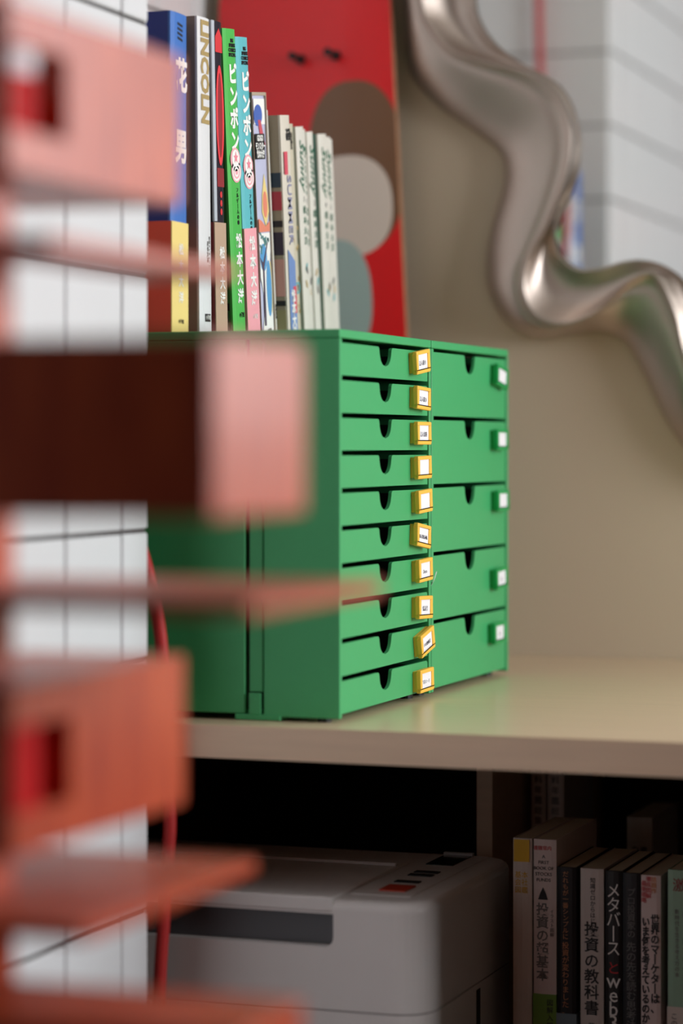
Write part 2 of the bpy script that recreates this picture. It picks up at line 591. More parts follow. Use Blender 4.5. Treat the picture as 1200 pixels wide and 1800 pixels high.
def book(y, z, t, h, d, lean, spine, cover, label, cat='book', group=None, xs=0.0, band=None, rotz=0.0, loc=None, hard=False, rough=.4, name='book'):
    """spine plane at local x = 0 facing +X, near cover facing -Y, leaning towards -Y"""
    g = root(name, loc or (xs, y, z), label, cat, group, rot=(R(lean), 0, rotz))
    cb = .0018 if hard else .0007
    ov = .003 if hard else 0.0
    sm, cm = bmat(spine, rough), bmat(cover, rough)
    bm = bmesh.new()
    bulge = [(0.0, .5), (.0011, .3), (.0014, 0), (.0011, -.3), (0.0, -.5)]
    # spine, slightly rounded
    ys = [t / 2 - b * t for _, b in bulge]
    xo = [a for a, _ in bulge]
    va = [bm.verts.new((x - .0014, yy, 0)) for x, yy in zip(xo, ys)]
    vb = [bm.verts.new((x - .0014, yy, h)) for x, yy in zip(xo, ys)]
    ia = [bm.verts.new((-.0035, yy, 0)) for yy in (ys[0], ys[-1])]
    ib = [bm.verts.new((-.0035, yy, h)) for yy in (ys[0], ys[-1])]
    for i in range(4):
        bm.faces.new((va[i], va[i + 1], vb[i + 1], vb[i]))
    bm.faces.new((ia[0], va[0], vb[0], ib[0]))
    bm.faces.new((va[-1], ia[1], ib[1], vb[-1]))
    bm.faces.new((ia[1], ia[0], ib[0], ib[1]))
    bm.faces.new([ia[0]] + [ia[1]] + va[::-1])
    bm.faces.new([ib[1]] + [ib[0]] + vb)
    new('spine', bm, sm, g)
    for a in (0, t - cb):
        o = box('cover', -d, -.0036, a, a + cb, 0, h, cm, g)
    box('page_block', -d + ov + .001, -.0037, cb + .0001, t - cb - .0001, ov + .0006, h - ov - .0006, M_PAGE, g)
    if band:
        z0, z1, bs, bc = band
        bm = bmesh.new()
        e = .0004
        bx(bm, -.0005, e, -e, t + e, z0, z1, 0)
        bx(bm, -d * .98, -.0006, -e, -.00005, z0, z1, 1)
        bx(bm, -d * .98, -.0006, t + .00005, t + e, z0, z1, 1)
        new('paper_band', bm, [bmat(bs, .5), bmat(bc, .5)], g)
    return g


def zpx(py, dist):              # metric height of a mark on a spine above the cabinet top
    return (785 - py) / 4650 * dist + CAM_Z - CT


XS = -0.919
W_ = mat('white_ink', (246, 245, 242), .5, var=.01)
K_ = mat('black_ink', (22, 22, 24), .5, var=.01)
RED_ = mat('red_ink', (214, 44, 52), .5, var=.01)
GOLD_ = mat('gold_foil', (240, 210, 146), .32, metal=.6, var=.03)
GRN_ = mat('green_ink', (40, 110, 84), .5, var=.02)
GRY_ = mat('grey_ink', (120, 118, 116), .5, var=.02)
PNK_ = mat('pink_ink', (242, 140, 158), .5, var=.02)


def patch(name, pts, m, parent, x=.0003, th=.0002):
    """flat printed shape on a spine: outline in (y, z)"""
    bm = bmesh.new()
    prism_x(bm, pts, x, x + th)
    return new(name, bm, m, parent)


def ring(cy, cz, ry, rz, wy, wz, m, parent, name='printed_ring', n=36):
    bm = bmesh.new()
    for a, b in ((.0003, .0006),):
        vo = [bm.verts.new((b, cy + ry * math.cos(t), cz + rz * math.sin(t))) for t in [2 * math.pi * k / n for k in range(n)]]
        vi = [bm.verts.new((b, cy + (ry - wy) * math.cos(t), cz + (rz - wz) * math.sin(t))) for t in [2 * math.pi * k / n for k in range(n)]]
        wo = [bm.verts.new((a, v.co.y, v.co.z)) for v in vo]
        wi = [bm.verts.new((a, v.co.y, v.co.z)) for v in vi]
        for k in range(n):
            j = (k + 1) % n
            bm.faces.new((vo[k], vo[j], vi[j], vi[k]))
            bm.faces.new((wo[k], wo[j], vo[j], vo[k]))
            bm.faces.new((vi[k], vi[j], wi[j], wi[k]))
            bm.faces.new((wi[k], wi[j], wo[j], wo[k]))
    return new(name, bm, m, parent)


def ell(cy, cz, ry, rz, n=20, a=0.0):
    return [(cy + ry * math.cos(t) * math.cos(a) - rz * math.sin(t) * math.sin(a),
             cz + ry * math.cos(t) * math.sin(a) + rz * math.sin(t) * math.cos(a)) for t in [2 * math.pi * k / n for k in range(n)]]


GB = 'books standing on the green cabinets'
# 1 blue hardback with a red and yellow paper band
b = book(2.132, CT, .036, .282, .185, 0.0, (66, 118, 196), (38, 62, 140), 'thick blue book with a red and yellow paper band, nearest in the row', group=GB, xs=XS,
         band=(0, .0977, (243, 216, 132), (250, 96, 70)), hard=True)
text('lettering', '花', .031, W_, b, (.0001, .022, .2255), sx=.80, bold=.0012)
text('lettering', '男', .031, W_, b, (.0001, .022, .163), sx=.80, bold=.0012)
text('small_print', '松\n本\n大\n洋', .0105, W_, b, (.0006, .020, .052), line=1.35, bold=.0002)
text('small_print', '小学館', .0040, K_, b, (.0006, .02, .01))
for i in range(4):
    patch('printed_mark', [(.013, .259 + i * .0042), (.024, .2575 + i * .0042), (.024, .2597 + i * .0042), (.013, .2612 + i * .0042)], K_, b, x=.0)
bm = bmesh.new()
for q in ((-.045, -.035, .24, .262), (-.043, -.037, .266, .272)):
    bx(bm, q[0], q[1], -.0005, -.00005, q[2], q[3])
new('cover_print', bm, RED_, b)
bm = bmesh.new()
for i in range(9):
    x = -.026 - random.uniform(0, .03)
    zz = .02 + i * .0075
    bx(bm, x, x + random.uniform(.004, .013), -.0007, -.00045, zz, zz + .0025)
new('cover_print', bm, K_, b)

# 2 white book with gold letters
b = book(2.1890, CT, .028, .285, .183, 1.3, (226, 226, 228), (150, 138, 128), 'white book with gold foil lettering down its spine', group=GB, xs=XS + .004, hard=True)  # cover toned grey-brown, its shadow put into the colour
text('lettering', 'LINCOLN', .033, GOLD_, b, (.0002, .0135, .236), rot=R(-90), sx=.72, sy=.66, bold=.0014)
text('small_print', '松本大洋', .0048, GRY_, b, (.0002, .017, .075), rot=R(-90), sx=.8)
text('small_print', '鉄筋コンクリート', .0035, GRY_, b, (.0002, .021, .075), rot=R(-90), sx=.8)
patch('printed_mark', [(.010, .012), (.022, .012), (.022, .019), (.010, .019)], K_, b, x=.0002)
text('small_print', '小学館', .0045, W_, b, (.0005, .016, .0155), sx=.8)

# 3 black book with a red ring and a tan paper band
b = book(2.2250, CT, .0265, .286, .18, 2.5, (30, 24, 40), (92, 34, 84), 'black book with a tall red ring on its spine and a tan band', group=GB, xs=XS + .004,
         band=(0, .1035, (190, 160, 136), (150, 60, 66)))
box('pale_edge', -.0015, .0004, -.0006, .0062, .1045, .286, bmat((190, 196, 206), .4), b)
RG = mat('red_glow_ink', (240, 66, 76), .4, var=.02)
patch('printed_ring_fill', ell(.0165, .201, .0080, .0430, 28), mat('deep_red_ink', (150, 34, 44), .5), b, x=.0002)
ring(.0165, .201, .0092, .0455, .0038, .007, RG, b)
patch('printed_mark', [(.008, .258), (.024, .258), (.024, .272), (.0165, .280), (.008, .272)], RED_, b, x=.0002)
patch('printed_mark', [(.008, .136), (.024, .136), (.024, .153), (.008, .153)], mat('deep_red_ink', (150, 34, 44), .5), b, x=.0002)
for i in range(3):
    patch('printed_mark', ell(.0165, .129 - i * .0078, .0024, .0030), RED_, b, x=.0002)
text('lettering', vert('松本大洋'), .0118, W_, b, (.0006, .0160, .0545), sx=1.05, line=1.17, bold=.0003)

# 4, 5 the green and the cyan volume
def pingpong(y, lean, body, shade, n, label, band=None, zt=.283):  # shade: body colour darkened for the covers, side shading put into colour
    b = book(y, CT, .0305, zt, .182, lean, body, shade, label, group=GB, xs=XS + .002, band=band, rough=.34)
    lo = .0006 if band else .0002
    text('lettering', vert('ピンポン'), .0200, W_, b, (.0002, .0180, zt - .0735), sx=1.0, line=1.03, bold=.0009)
    text('small_print', 'BIG\nSPIRITS\nCOMICS\nSPECIAL', .0046, K_, b, (.0002, .0190, zt - .0175), line=.95, bold=.0002)
    pk = mat('soft_pink_ink', (248, 176, 186), .5, var=.02)
    zc = zt - .1255
    patch('printed_badge', ell(.0165, zc + .0055, .0120, .0110), pk, b, x=.0002)
    patch('printed_badge', ell(.0180, zc - .0055, .0122, .0105), pk, b, x=.0002)
    ring(.0180, zc - .0060, .0100, .0084, .0022, .0020, W_, b)
    ring(.0180, zc - .0060, .0055, .0046, .0020, .0018, W_, b)
    patch('printed_badge', ell(.0165, zc + .0066, .0088, .0080), W_, b, x=.0005)
    st = []
    for k in range(10):
        r = .0056 if k % 2 == 0 else .0024
        st.append((.0170 + r * math.sin(k * math.pi / 5), zc + .0072 + r * math.cos(k * math.pi / 5)))
    patch('printed_star', st, PNK_, b, x=.0008)
    text('small_print', vert('フルゲームの') + '\n' + '❶❷'[n], .0050, K_, b, (.0002, .0190, zt - .1635), line=1.0, sx=1.1)
    text('lettering', vert('松本大洋'), .0142, W_, b, (lo, .0180, .0630), sx=1.05, line=1.2, bold=.0005)
    text('small_print', '小学館', .0052, K_ if not band else W_, b, (lo, .019, .0205), sx=.8)
    return b


b = pingpong(2.2755, 5.8, (84, 190, 88), (58, 120, 62), 0, 'bright green comic volume with white katakana title next to the cyan one', zt=.285)
bm = bmesh.new()
for i in range(16):
    zz = .012 + i * .0165 + random.uniform(-.003, .003)
    xx = -.004 - random.uniform(0, .008)
    bx(bm, xx - random.uniform(.006, .016), xx, -.0005, -.0001, zz, zz + random.uniform(.004, .010))
new('cover_print', bm, K_, b)
pingpong(2.3090, 6.3, (104, 194, 204), (70, 150, 160), 1, 'cyan comic volume with a pink lower band and white katakana title',
         band=(0, .1040, (247, 168, 178), (226, 140, 152)), zt=.282)

# 6 slipcased picture book: white, lilac, blue and yellow shapes on the spine
b = book(2.3445, CT, .0345, .232, .178, 6.8, (196, 198, 226), (110, 80, 70), 'slipcased book with a colourful lilac, blue and yellow illustrated spine', group=GB, xs=XS + .002)
LB, DB, YL, OR = (mat(n, c, .5, var=.02) for n, c in (('sky_ink', (88, 160, 214), ), ('cobalt_ink', (72, 104, 186), ), ('lemon_ink', (238, 214, 140), ), ('coral_ink', (232, 138, 112), )))
patch('printed_patch', [(.003, .205), (.031, .205), (.031, .229), (.003, .229)], W_, b, x=.0001)
patch('printed_patch', ell(.013, .2135, .011, .0100, a=.4), DB, b, x=.0003)
patch('printed_patch', [(.012, .209), (.019, .209), (.029, .186), (.026, .181), (.017, .192)], mat('rose_ink', (206, 84, 98), .5), b, x=.0004)
patch('printed_patch', [(.003, .172), (.027, .172), (.027, .196), (.003, .196)], K_, b, x=.0005)
text('lettering', 'GOGO\nモンスター\n松本大洋', .0078, W_, b, (.0009, .0150, .184), sx=.64, line=.98, bold=.0003)
patch('printed_patch', [(.013, .122), (.015, .138), (.022, .158), (.029, .138), (.031, .122), (.022, .108)], YL, b, x=.0003)
patch('printed_patch', ell(.0215, .129, .0055, .0125), OR, b, x=.0005)
patch('printed_patch', [(.003, .103), (.031, .103), (.032, .113), (.021, .108), (.010, .114), (.003, .116)], OR, b, x=.0004)
patch('printed_patch', [(.003, .005), (.031, .005), (.031, .036), (.022, .055), (.031, .084), (.031, .102), (.003, .102), (.003, .06), (.012, .036)], W_, b, x=.0001)
patch('printed_patch', ell(.012, .079, .0088, .013), LB, b, x=.0003)
patch('printed_patch', ell(.0235, .049, .0065, .027), LB, b, x=.0003)
patch('printed_patch', ell(.0285, .050, .0030, .025), YL, b, x=.0002)
patch('printed_patch', [(.008, .014), (.0125, .014), (.0125, .070), (.024, .093), (.022, .093), (.010, .074), (.003, .079), (.009, .066)], mat('plum_ink', (86, 70, 92), .5), b, x=.0005)
for i in range(16):
    patch('printed_leaf', ell(random.uniform(.005, .028), random.uniform(.084, .103), .0012, .0024, 8, random.uniform(-1, 1)), mat('teal_ink', (96, 150, 150), .5), b, x=.0006)
text('small_print', '小学館', .0042, K_, b, (.0004, .02, .0085), sx=.8)
sc = bmat((176, 160, 140), .7)
box('slipcase_edge', -.178, .0006, -.0012, -.0001, 0, .235, bmat((150, 120, 104), .7), b)
box('slipcase_edge', -.178, .0006, .0346, .0362, 0, .235, sc, b)
box('slipcase_edge', -.178, .0006, -.0001, .0346, .2321, .2352, sc, b)

# 7 thin white volume
b = book(2.3830, CT, .0075, .223, .15, 7.0, (226, 224, 216), (206, 204, 196), 'very thin white book beside the slipcased book', group=GB, xs=XS + .001)
text('small_print', '松本大洋', .0036, K_, b, (.0002, .0038, .03), rot=R(-90))

# 8 cream book with pink, blue and patterned print
b = book(2.3930, CT, .0245, .219, .15, 6.4, (222, 214, 200), (170, 156, 136), 'cream book with pink and blue outlined lettering down the spine', group=GB, xs=XS + .012)
text('small_print', '文藝\n春秋', .0062, K_, b, (.0002, .016, .200), line=.9, bold=.0002)
patch('printed_patch', [(.003, .162), (.012, .162), (.012, .184), (.003, .184)], mat('crimson_ink', (222, 84, 104), .5), b, x=.0002)
text('lettering', 'SUMMER', .0185, mat('lilac_ink', (150, 150, 178), .5), b, (.0004, .0135, .128), rot=R(-90), sx=.8, sy=.95, bold=.0002)
patch('printed_patch', [(.004, .004), (.022, .004), (.022, .078), (.004, .090)], mat('periwinkle_ink', (120, 150, 206), .5), b, x=.0001)
patch('printed_patch', [(.014, .028), (.022, .028), (.022, .054), (.014, .054)], mat('crimson_ink', (222, 84, 104), .5), b, x=.0003)
text('lettering', vert('松本大洋'), .0125, W_, b, (.0006, .013, .026), sx=.85, line=.95, bold=.0005)
for i, (zz, hh, c) in enumerate(((.150, .014, (46, 66, 86)), (.128, .018, (196, 64, 84)), (.112, .006, (40, 34, 44)), (.085, .022, (58, 44, 66)), (.045, .036, (216, 160, 152)), (.036, .005, (30, 28, 34)), (.012, .020, (170, 160, 120)), (.001, .010, (70, 140, 176)))):
    box('cover_print', -.013, -.003, -.0006, -.0001, zz, zz + hh, bmat(c, .5), b)

# 9 cream volume with a glint of gold
b = book(2.4205, CT, .0245, .214, .15, 6.9, (214, 206, 184), (172, 160, 130), 'cream book with gold specks between the printed book and the white set', group=GB, xs=XS + .006, rough=.24)
text('small_print', '短\n編\n集', .0062, K_, b, (.0002, .015, .197), line=.9)
for i in range(22):
    zz = random.uniform(.01, .18)
    patch('foil_fleck', ell(random.uniform(.003, .022), zz, .0011, .0026, 7), GOLD_, b, x=.0002)
ring(.015, .054, .006, .006, .0018, .0018, mat('aqua_ink', (116, 190, 196), .5), b)
text('small_print', '23', .0068, GRY_, b, (.0004, .017, .054))

# 10-15 matching white volumes with a green script title
SN = [(2.4500, .0213, 7.6), (2.4725, .0193, 7.7), (2.4930, .0165, 7.8), (2.5135, .0248, 6.8), (2.5395, .0178, 6.9), (2.5585, .0080, 7.0)]
NM = ['first', 'second', 'third', 'fourth', 'fifth', 'last']
for i, (y, t, le) in enumerate(SN):
    b = book(y, CT, t, .2145, .13, le, (226, 222, 212), (150, 176, 160) if i != 3 else (96, 150, 136),
             '%s of the six matching white volumes with green script titles' % NM[i] if i else 'first of the six matching white volumes, beside the gold-flecked book',
             group='matching white volumes', xs=XS + .004 - .0015 * (i % 2) + (.004 if i in (0, 3) else 0), name='white_volume')
    if t > .01:
        text('lettering', 'Sunny', .0205, GRN_, b, (.0002, t * .5, .178), rot=R(-90), sx=.75, sy=1.0, bold=.0002, shear=.4)
        text('small_print', str(i + 1), .0080, GRY_, b, (.0002, t * .52, .143))
        text('small_print', vert('松本大洋'), .0085, GRN_, b, (.0002, t * .52, .117), line=1.2)
        for k in range(3):
            patch('printed_figure', ell(t * .5 + random.uniform(-.004, .004), random.uniform(.05, .078), .0018, .0045, 9, random.uniform(-.8, .8)),
                  [GRY_, mat('ochre_ink', (206, 180, 130), .5), mat('aqua_ink', (116, 190, 196), .5)][k], b, x=.0002)

# ------------------------------------------------------------------ skateboard deck leaning on the wall
def deck_material():
    """red lacquer with large flat rounded colour fields (plain abstract print)"""
    m = bpy.data.materials.new('red_lacquer_print')
    m.use_nodes = True
    nt = m.node_tree
    b = nt.nodes['Principled BSDF']
    b.inputs['Roughness'].default_value = 0.3
    b.inputs['Coat Weight'].default_value = 0.25
    tc = nt.nodes.new('ShaderNodeTexCoord')
    sp = nt.nodes.new('ShaderNodeSeparateXYZ')
    nt.links.new(tc.outputs['Object'], sp.inputs[0])

    def math_(op, a, c=None):
        n = nt.nodes.new('ShaderNodeMath')
        n.operation = op
        for i, v in enumerate((a, c)):
            if v is None:
                continue
            if isinstance(v, (int, float)):
                n.inputs[i].default_value = v
            else:
                nt.links.new(v, n.inputs[i])
        return n.outputs[0]

    def ellipse(cx, cz, rx, rz):
        x = math_('DIVIDE', math_('SUBTRACT', sp.outputs[0], cx), rx)
        z = math_('DIVIDE', math_('SUBTRACT', sp.outputs[2], cz), rz)
        r = math_('ADD', math_('POWER', math_('ABSOLUTE', x), 2.4), math_('POWER', math_('ABSOLUTE', z), 2.4))
        return math_('LESS_THAN', r, 1.0)

    col = None
    base = (*lin((232, 24, 32)), 1)
    for (cx, cz, rx, rz, c) in ((.056, .545, .056, .098, (122, 84, 58)), (.044, .500, .053, .058, (226, 208, 196)),
                                (.026, .395, .042, .068, (170, 190, 186))):
        mx = nt.nodes.new('ShaderNodeMix')
        mx.data_type = 'RGBA'
        nt.links.new(ellipse(cx, cz, rx, rz), mx.inputs[0])
        if col is None:
            mx.inputs[6].default_value = base
        else:
            nt.links.new(col, mx.inputs[6])
        mx.inputs[7].default_value = (*lin(c), 1)
        col = mx.outputs[2]
    nt.links.new(col, b.inputs['Base Color'])
    return m


DK = root('skateboard_deck', (-1.0215, 2.858, SZ + .007), 'red lacquered skateboard deck with brown and cream print leaning on the taupe wall', 'skateboard', rot=(R(-1.0), R(-3.3), 0))
L_, HW = .83, .105
bm = bmesh.new()
rows = 44
grid_f, grid_b = [], []
cols = 12
for i in range(rows + 1):
    s = i / rows
    s = .5 - .5 * math.cos(s * math.pi)
    z = s * L_
    e = min(z, L_ - z)
    hw = HW * (math.sqrt(max(0, 1 - ((.10 - e) / .10) ** 2.5)) if e < .10 else 1)
    hw = max(hw, .004)
    kick = max(0, (.17 - e) / .17) ** 2 * .042
    fr, bk = [], []
    for j in range(cols + 1):
        u = -1 + 2 * j / cols
        cc = (abs(u) ** 2) * .007 * min(1, e / .12)
        y = -.030 + cc + kick * .45
        fr.append(bm.verts.new((u * hw, y, z)))
        bk.append(bm.verts.new((u * hw, y + .0105, z)))
    grid_f.append(fr)
    grid_b.append(bk)
for i in range(rows):
    for j in range(cols):
        bm.faces.new((grid_f[i][j], grid_f[i][j + 1], grid_f[i + 1][j + 1], grid_f[i + 1][j])).material_index = 0
        bm.faces.new((grid_b[i][j], grid_b[i + 1][j], grid_b[i + 1][j + 1], grid_b[i][j + 1])).material_index = 1
    for j in (0, cols):
        bm.faces.new((grid_f[i][j], grid_f[i + 1][j], grid_b[i + 1][j], grid_b[i][j])).material_index = 2
for r_, in ((0,), (rows,)):
    for j in range(cols):
        bm.faces.new((grid_f[r_][j], grid_f[r_][j + 1], grid_b[r_][j + 1], grid_b[r_][j])).material_index = 2
new('board', bm, [deck_material(), mat('black_grip', (30, 28, 28), .9), mat('maple_ply_edge', (176, 128, 96), .6, var=.1, scale=60)], DK, smooth=False)
for x in (-.003, .040):
    bm = bmesh.new()
    cyl(bm, (x, -.056, .673), (x, -.026, .673), .0030, 12)
    cyl(bm, (x, -.034, .673), (x, -.028, .673), .0062, 6)
    cyl(bm, (x, -.060, .673), (x, -.055, .673), .0046, 12)
    new('bolt', bm, M_BLACK, DK)

# ------------------------------------------------------------------ wavy silver mirror
FRAME = [
    ((-0.9560,1.4936), (-0.9217,1.4854), (-0.8624,1.4845)),
    ((-0.9540,1.4410), (-0.9082,1.4525), (-0.8537,1.4551)),
    ((-0.9467,1.4010), (-0.8813,1.4242), (-0.8357,1.4317)),
    ((-0.9125,1.3617), (-0.8380,1.4092), (-0.8091,1.4112)),
    ((-0.8684,1.3307), (-0.7950,1.3957), (-0.7827,1.3971)),
    ((-0.8435,1.3091), (-0.7636,1.3721), (-0.7610,1.3790)),
    ((-0.8382,1.2863), (-0.7486,1.3430), (-0.7467,1.3510)),
    ((-0.8435,1.2607), (-0.7453,1.3101), (-0.7414,1.3140)),
    ((-0.8529,1.2319), (-0.7538,1.2706), (-0.7480,1.2800)),
    ((-0.8590,1.1966), (-0.7721,1.2269), (-0.7663,1.2470)),
    ((-0.8570,1.1610), (-0.7950,1.1863), (-0.7709,1.2217)),
    ((-0.8435,1.1316), (-0.8003,1.1515), (-0.7630,1.1960)),
    ((-0.8214,1.1100), (-0.7885,1.1259), (-0.7414,1.1784)),
    ((-0.7915,1.1000), (-0.7590,1.1146), (-0.7141,1.1790)),
    ((-0.7519,1.1045), (-0.7233,1.1242), (-0.6915,1.1848)),
    ((-0.7191,1.1041), (-0.6943,1.1463), (-0.6690,1.1862)),
    ((-0.6931,1.0891), (-0.6751,1.1647), (-0.6466,1.1800)),
    ((-0.6737,1.0528), (-0.6496,1.1691), (-0.6243,1.1632)),
    ((-0.6511,1.0053), (-0.6287,1.1263), (-0.6079,1.1329)),
    ((-0.6255,0.9706), (-0.6160,1.0764), (-0.5959,1.0891)),
    ((-0.5905,0.9392), (-0.5833,1.0265), (-0.5676,1.0452)),
    ((-0.5401,0.9208), (-0.5336,0.9954), (-0.5302,1.0264)),
    ((-0.4841,0.9397), (-0.4843,1.0076), (-0.4930,1.0447)),
    ((-0.4472,0.9954), (-0.4600,1.0319), (-0.4746,1.0691)),
    ((-0.4349,1.0693), (-0.4539,1.0807), (-0.4808,1.0999)),
    ((-0.4045,1.1549), (-0.4297,1.1655), (-0.4685,1.1735)),
    ((-0.3562,1.2454), (-0.3876,1.2554), (-0.4319,1.2643)),
    ((-0.3622,1.3677), (-0.3936,1.3646), (-0.4380,1.3625)),
    ((-0.3323,1.4880), (-0.3638,1.4839), (-0.4138,1.4895)),
    ((-0.3562,1.6114), (-0.3816,1.5878), (-0.4198,1.5692)),
    ((-0.4411,1.6917), (-0.4418,1.6531), (-0.4624,1.6213)),
    ((-0.5652,1.7208), (-0.5584,1.6748), (-0.5676,1.6355)),
    ((-0.6931,1.7001), (-0.6783,1.6532), (-0.6754,1.6060)),
    ((-0.8114,1.7226), (-0.7950,1.6750), (-0.7794,1.6325)),
    ((-0.9194,1.6991), (-0.8813,1.6626), (-0.8457,1.6182)),
    ((-0.9743,1.5922), (-0.9251,1.5694), (-0.8591,1.5549)),
]
MR = root('wavy_mirror', (-0.60, 2.86, 0.92), 'wall mirror in a sculpted wavy satin silver frame', 'mirror')
rm = rel(MR)
KS = 6
O_ = crom([(*a, 0) for a, _, _ in FRAME], KS, True)
R_ = crom([(*b_, 0) for _, b_, _ in FRAME], KS, True)
I_ = crom([(*c_, 0) for _, _, c_ in FRAME], KS, True)
bm = bmesh.new()
prof = []
YB = FY1 - .001
N1, N2 = 14, 7
for o, r, i in zip(O_, R_, I_):
    sec = [bm.verts.new((o[0], YB, o[1]))]
    for k in range(1, N1 + 1):
        t = k / N1
        p = o.lerp(r, t)
        hgt = .043 * math.sin(t * math.pi / 2) ** .62 + (.006 * ((t - .86) / .14) ** 2 if t > .86 else 0) - .0036 * math.exp(-((t - .89) / .045) ** 2)
        sec.append(bm.verts.new((p[0], YB - hgt, p[1])))
    wd = (i - r).length
    for k in range(1, N2 + 1):
        t = k / N2
        p = r.lerp(i, t)
        dip = min(.017, wd * .45) * math.sin(t * math.pi) ** 1.0
        hgt = .049 - .019 * t - dip
        sec.append(bm.verts.new((p[0], YB - hgt, p[1])))
    sec.append(bm.verts.new((i[0], YB - .018, i[1])))
    prof.append(sec)
n = len(prof)
cl = bm.edges.layers.float.new('crease_edge')
for a in range(n):
    A, B = prof[a], prof[(a + 1) % n]
    for k in range(len(A) - 1):
        bm.faces.new((A[k], A[k + 1], B[k + 1], B[k]))
    bm.faces.new((A[-1], A[0], B[0], B[-1]))
    for kk in (N1, N1 + N2):                     # crisp ridge line and inner rim
        e = bm.edges.get((A[kk], B[kk]))
        if e:
            e[cl] = .85
fr = rm(new('frame', bm, M_CHROME, smooth=True))
ss = fr.modifiers.new('smooth', 'SUBSURF')
ss.levels = ss.render_levels = 1
# silvered glass, a hair out of parallel with the wall
YG = YB - .022
cxm = sum(p[0] for p in I_) / len(I_)
TILT = 0.0065
bm = bmesh.new()
va = [bm.verts.new((p[0], YG + (p[0] - cxm) * TILT, p[1])) for p in I_]
vb = [bm.verts.new((p[0], YG + .004 + (p[0] - cxm) * TILT, p[1])) for p in I_]
for t in geometry.tessellate_polygon([[Vector((p[0], p[1], 0)) for p in I_]]):
    bm.faces.new([va[k] for k in t])
    bm.faces.new([vb[k] for k in t])
for k in range(len(va)):
    j = (k + 1) % len(va)
    bm.faces.new((va[k], va[j], vb[j], vb[k]))
rm(new('glass', bm, M_MIRROR))

# ------------------------------------------------------------------ red cord beside the pier
bm = bmesh.new()
cp = [(-1.005, 2.0575, 2.2), (-1.00, 2.0575, 1.6), (-.985, 2.0575, 1.25), (-.945, 2.0575, 1.0), (-.9043, 2.0575, .8575), (-.8935, 2.0575, .78), (-.8886, 2.0575, .6756), (-.8897, 2.0575, .6371),
      (-.8940, 2.0575, .58), (-.8985, 2.0575, .5), (-.90, 2.0575, .3), (-.90, 2.0575, .006)]
tube(bm, crom(cp, 8), .0056, 10)
cpk = crom([(-1.005, 2.0575, 2.2), (-1.005, 2.0575, 2.35), (-1.005, 2.0575, CH)], 4)
tube(bm, cpk, .0056, 10)
tag(new('hanging_cord', bm, M_REDCORD, smooth=True), 'red fabric cord hanging beside the white tiled pier', 'cord')

# ------------------------------------------------------------------ wooden block lamp in the foreground
LP = root('block_lamp', (-.660, 1.250, 0), 'blurred cherry wood lamp of stacked blocks and thin square shades in the foreground', 'lamp')
rl = rel(LP)
rl(box('base', -.835, -.485, 1.075, 1.425, 0, .03, M_CHERRY, bv=.002))
rl(box('post', -.677, -.643, 1.245, 1.280, .03, 2.02, M_CHERRY, bv=.001))


def block_side(z, h=.086, xf=-.6065, y0=1.198, y1=1.420, hole=(1.2000, 1.268), highlight=False):
    """long block lying along the depth axis, its right face cut by a slot showing the red lamp tube"""
    x0 = xf - .10
    t = .011
    ho = (h - .044) / 2
    g = bmesh.new()
    bx(g, x0, xf, y0, y1, z, z + t)
    bx(g, x0, xf, y0, y1, z + h - t, z + h)
    bx(g, x0, x0 + t, y0, y1, z + t, z + h - t)
    bx(g, x0 + t, xf, hole[1], y1, z + t, z + h - t)
    bx(g, x0 + t, xf, y0, hole[0], z + t, z + h - t)
    bx(g, xf - t, xf, hole[0], hole[1], z + t, z + ho)
    bx(g, xf - t, xf, hole[0], hole[1], z + h - ho, z + h - t)
    o = rl(new('block', g, M_CHERRY))
    c = bmesh.new()
    cyl(c, (xf - .0235, 1.2275, z + t), (xf - .0235, 1.2275, z + h - t), .0215, 24)
    new('lamp_tube', c, M_REDENAMEL, o, smooth=False)
    if highlight:  # white band stands in for a bright highlight on the tube
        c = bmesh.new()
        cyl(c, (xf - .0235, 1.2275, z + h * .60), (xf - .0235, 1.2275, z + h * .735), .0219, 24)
        new('tube_highlight', c, M_CARD, o)
    return o


def block_front(z, h=.086, x1=-.4734, y0=1.1476, y1=1.2714):
    return rl(box('block', -.735, x1, y0, y1, z, z + h, M_CHERRY, bv=.0015))


def plate(z, x1, y0, y1, w=.21, t=.0075):
    return rl(box('shade_plate', x1 - w, x1, y0, y1, z - t / 2, z + t / 2, M_CHERRY, bv=.0008, seg=1))


block_side(.98 + .1405, highlight=True)
block_side(.98 - .2075, xf=-.6042)
block_front(.946)
plate(1.0806, -.5714, 1.176, 1.420, w=.06)
plate(.9035, -.4608, 1.163, 1.355)
plate(.7400, -.5556, 1.182, 1.411)
block_front(.618, x1=-.461, y0=1.152, y1=1.234)
plate(.52, -.5095, 1.120, 1.358)
block_side(.33)
plate(.27, -.5, 1.16, 1.38)
block_front(1.32)
block_side(1.52)
plate(1.46, -.5, 1.17, 1.40)
plate(1.27, -.56, 1.17, 1.40)
block_front(1.75)
plate(1.93, -.52, 1.17, 1.40)

# ------------------------------------------------------------------ printer on the lower shelf
PF, PR, PT = 2.115, -.680, .5945
PL, PB = -1.08, 2.395
PRN = root('printer', ((PL + PR) / 2, (PF + PB) / 2, LZ), 'off-white printer with rounded corners on the shelf under the worktop', 'printer')
rp = rel(PRN)


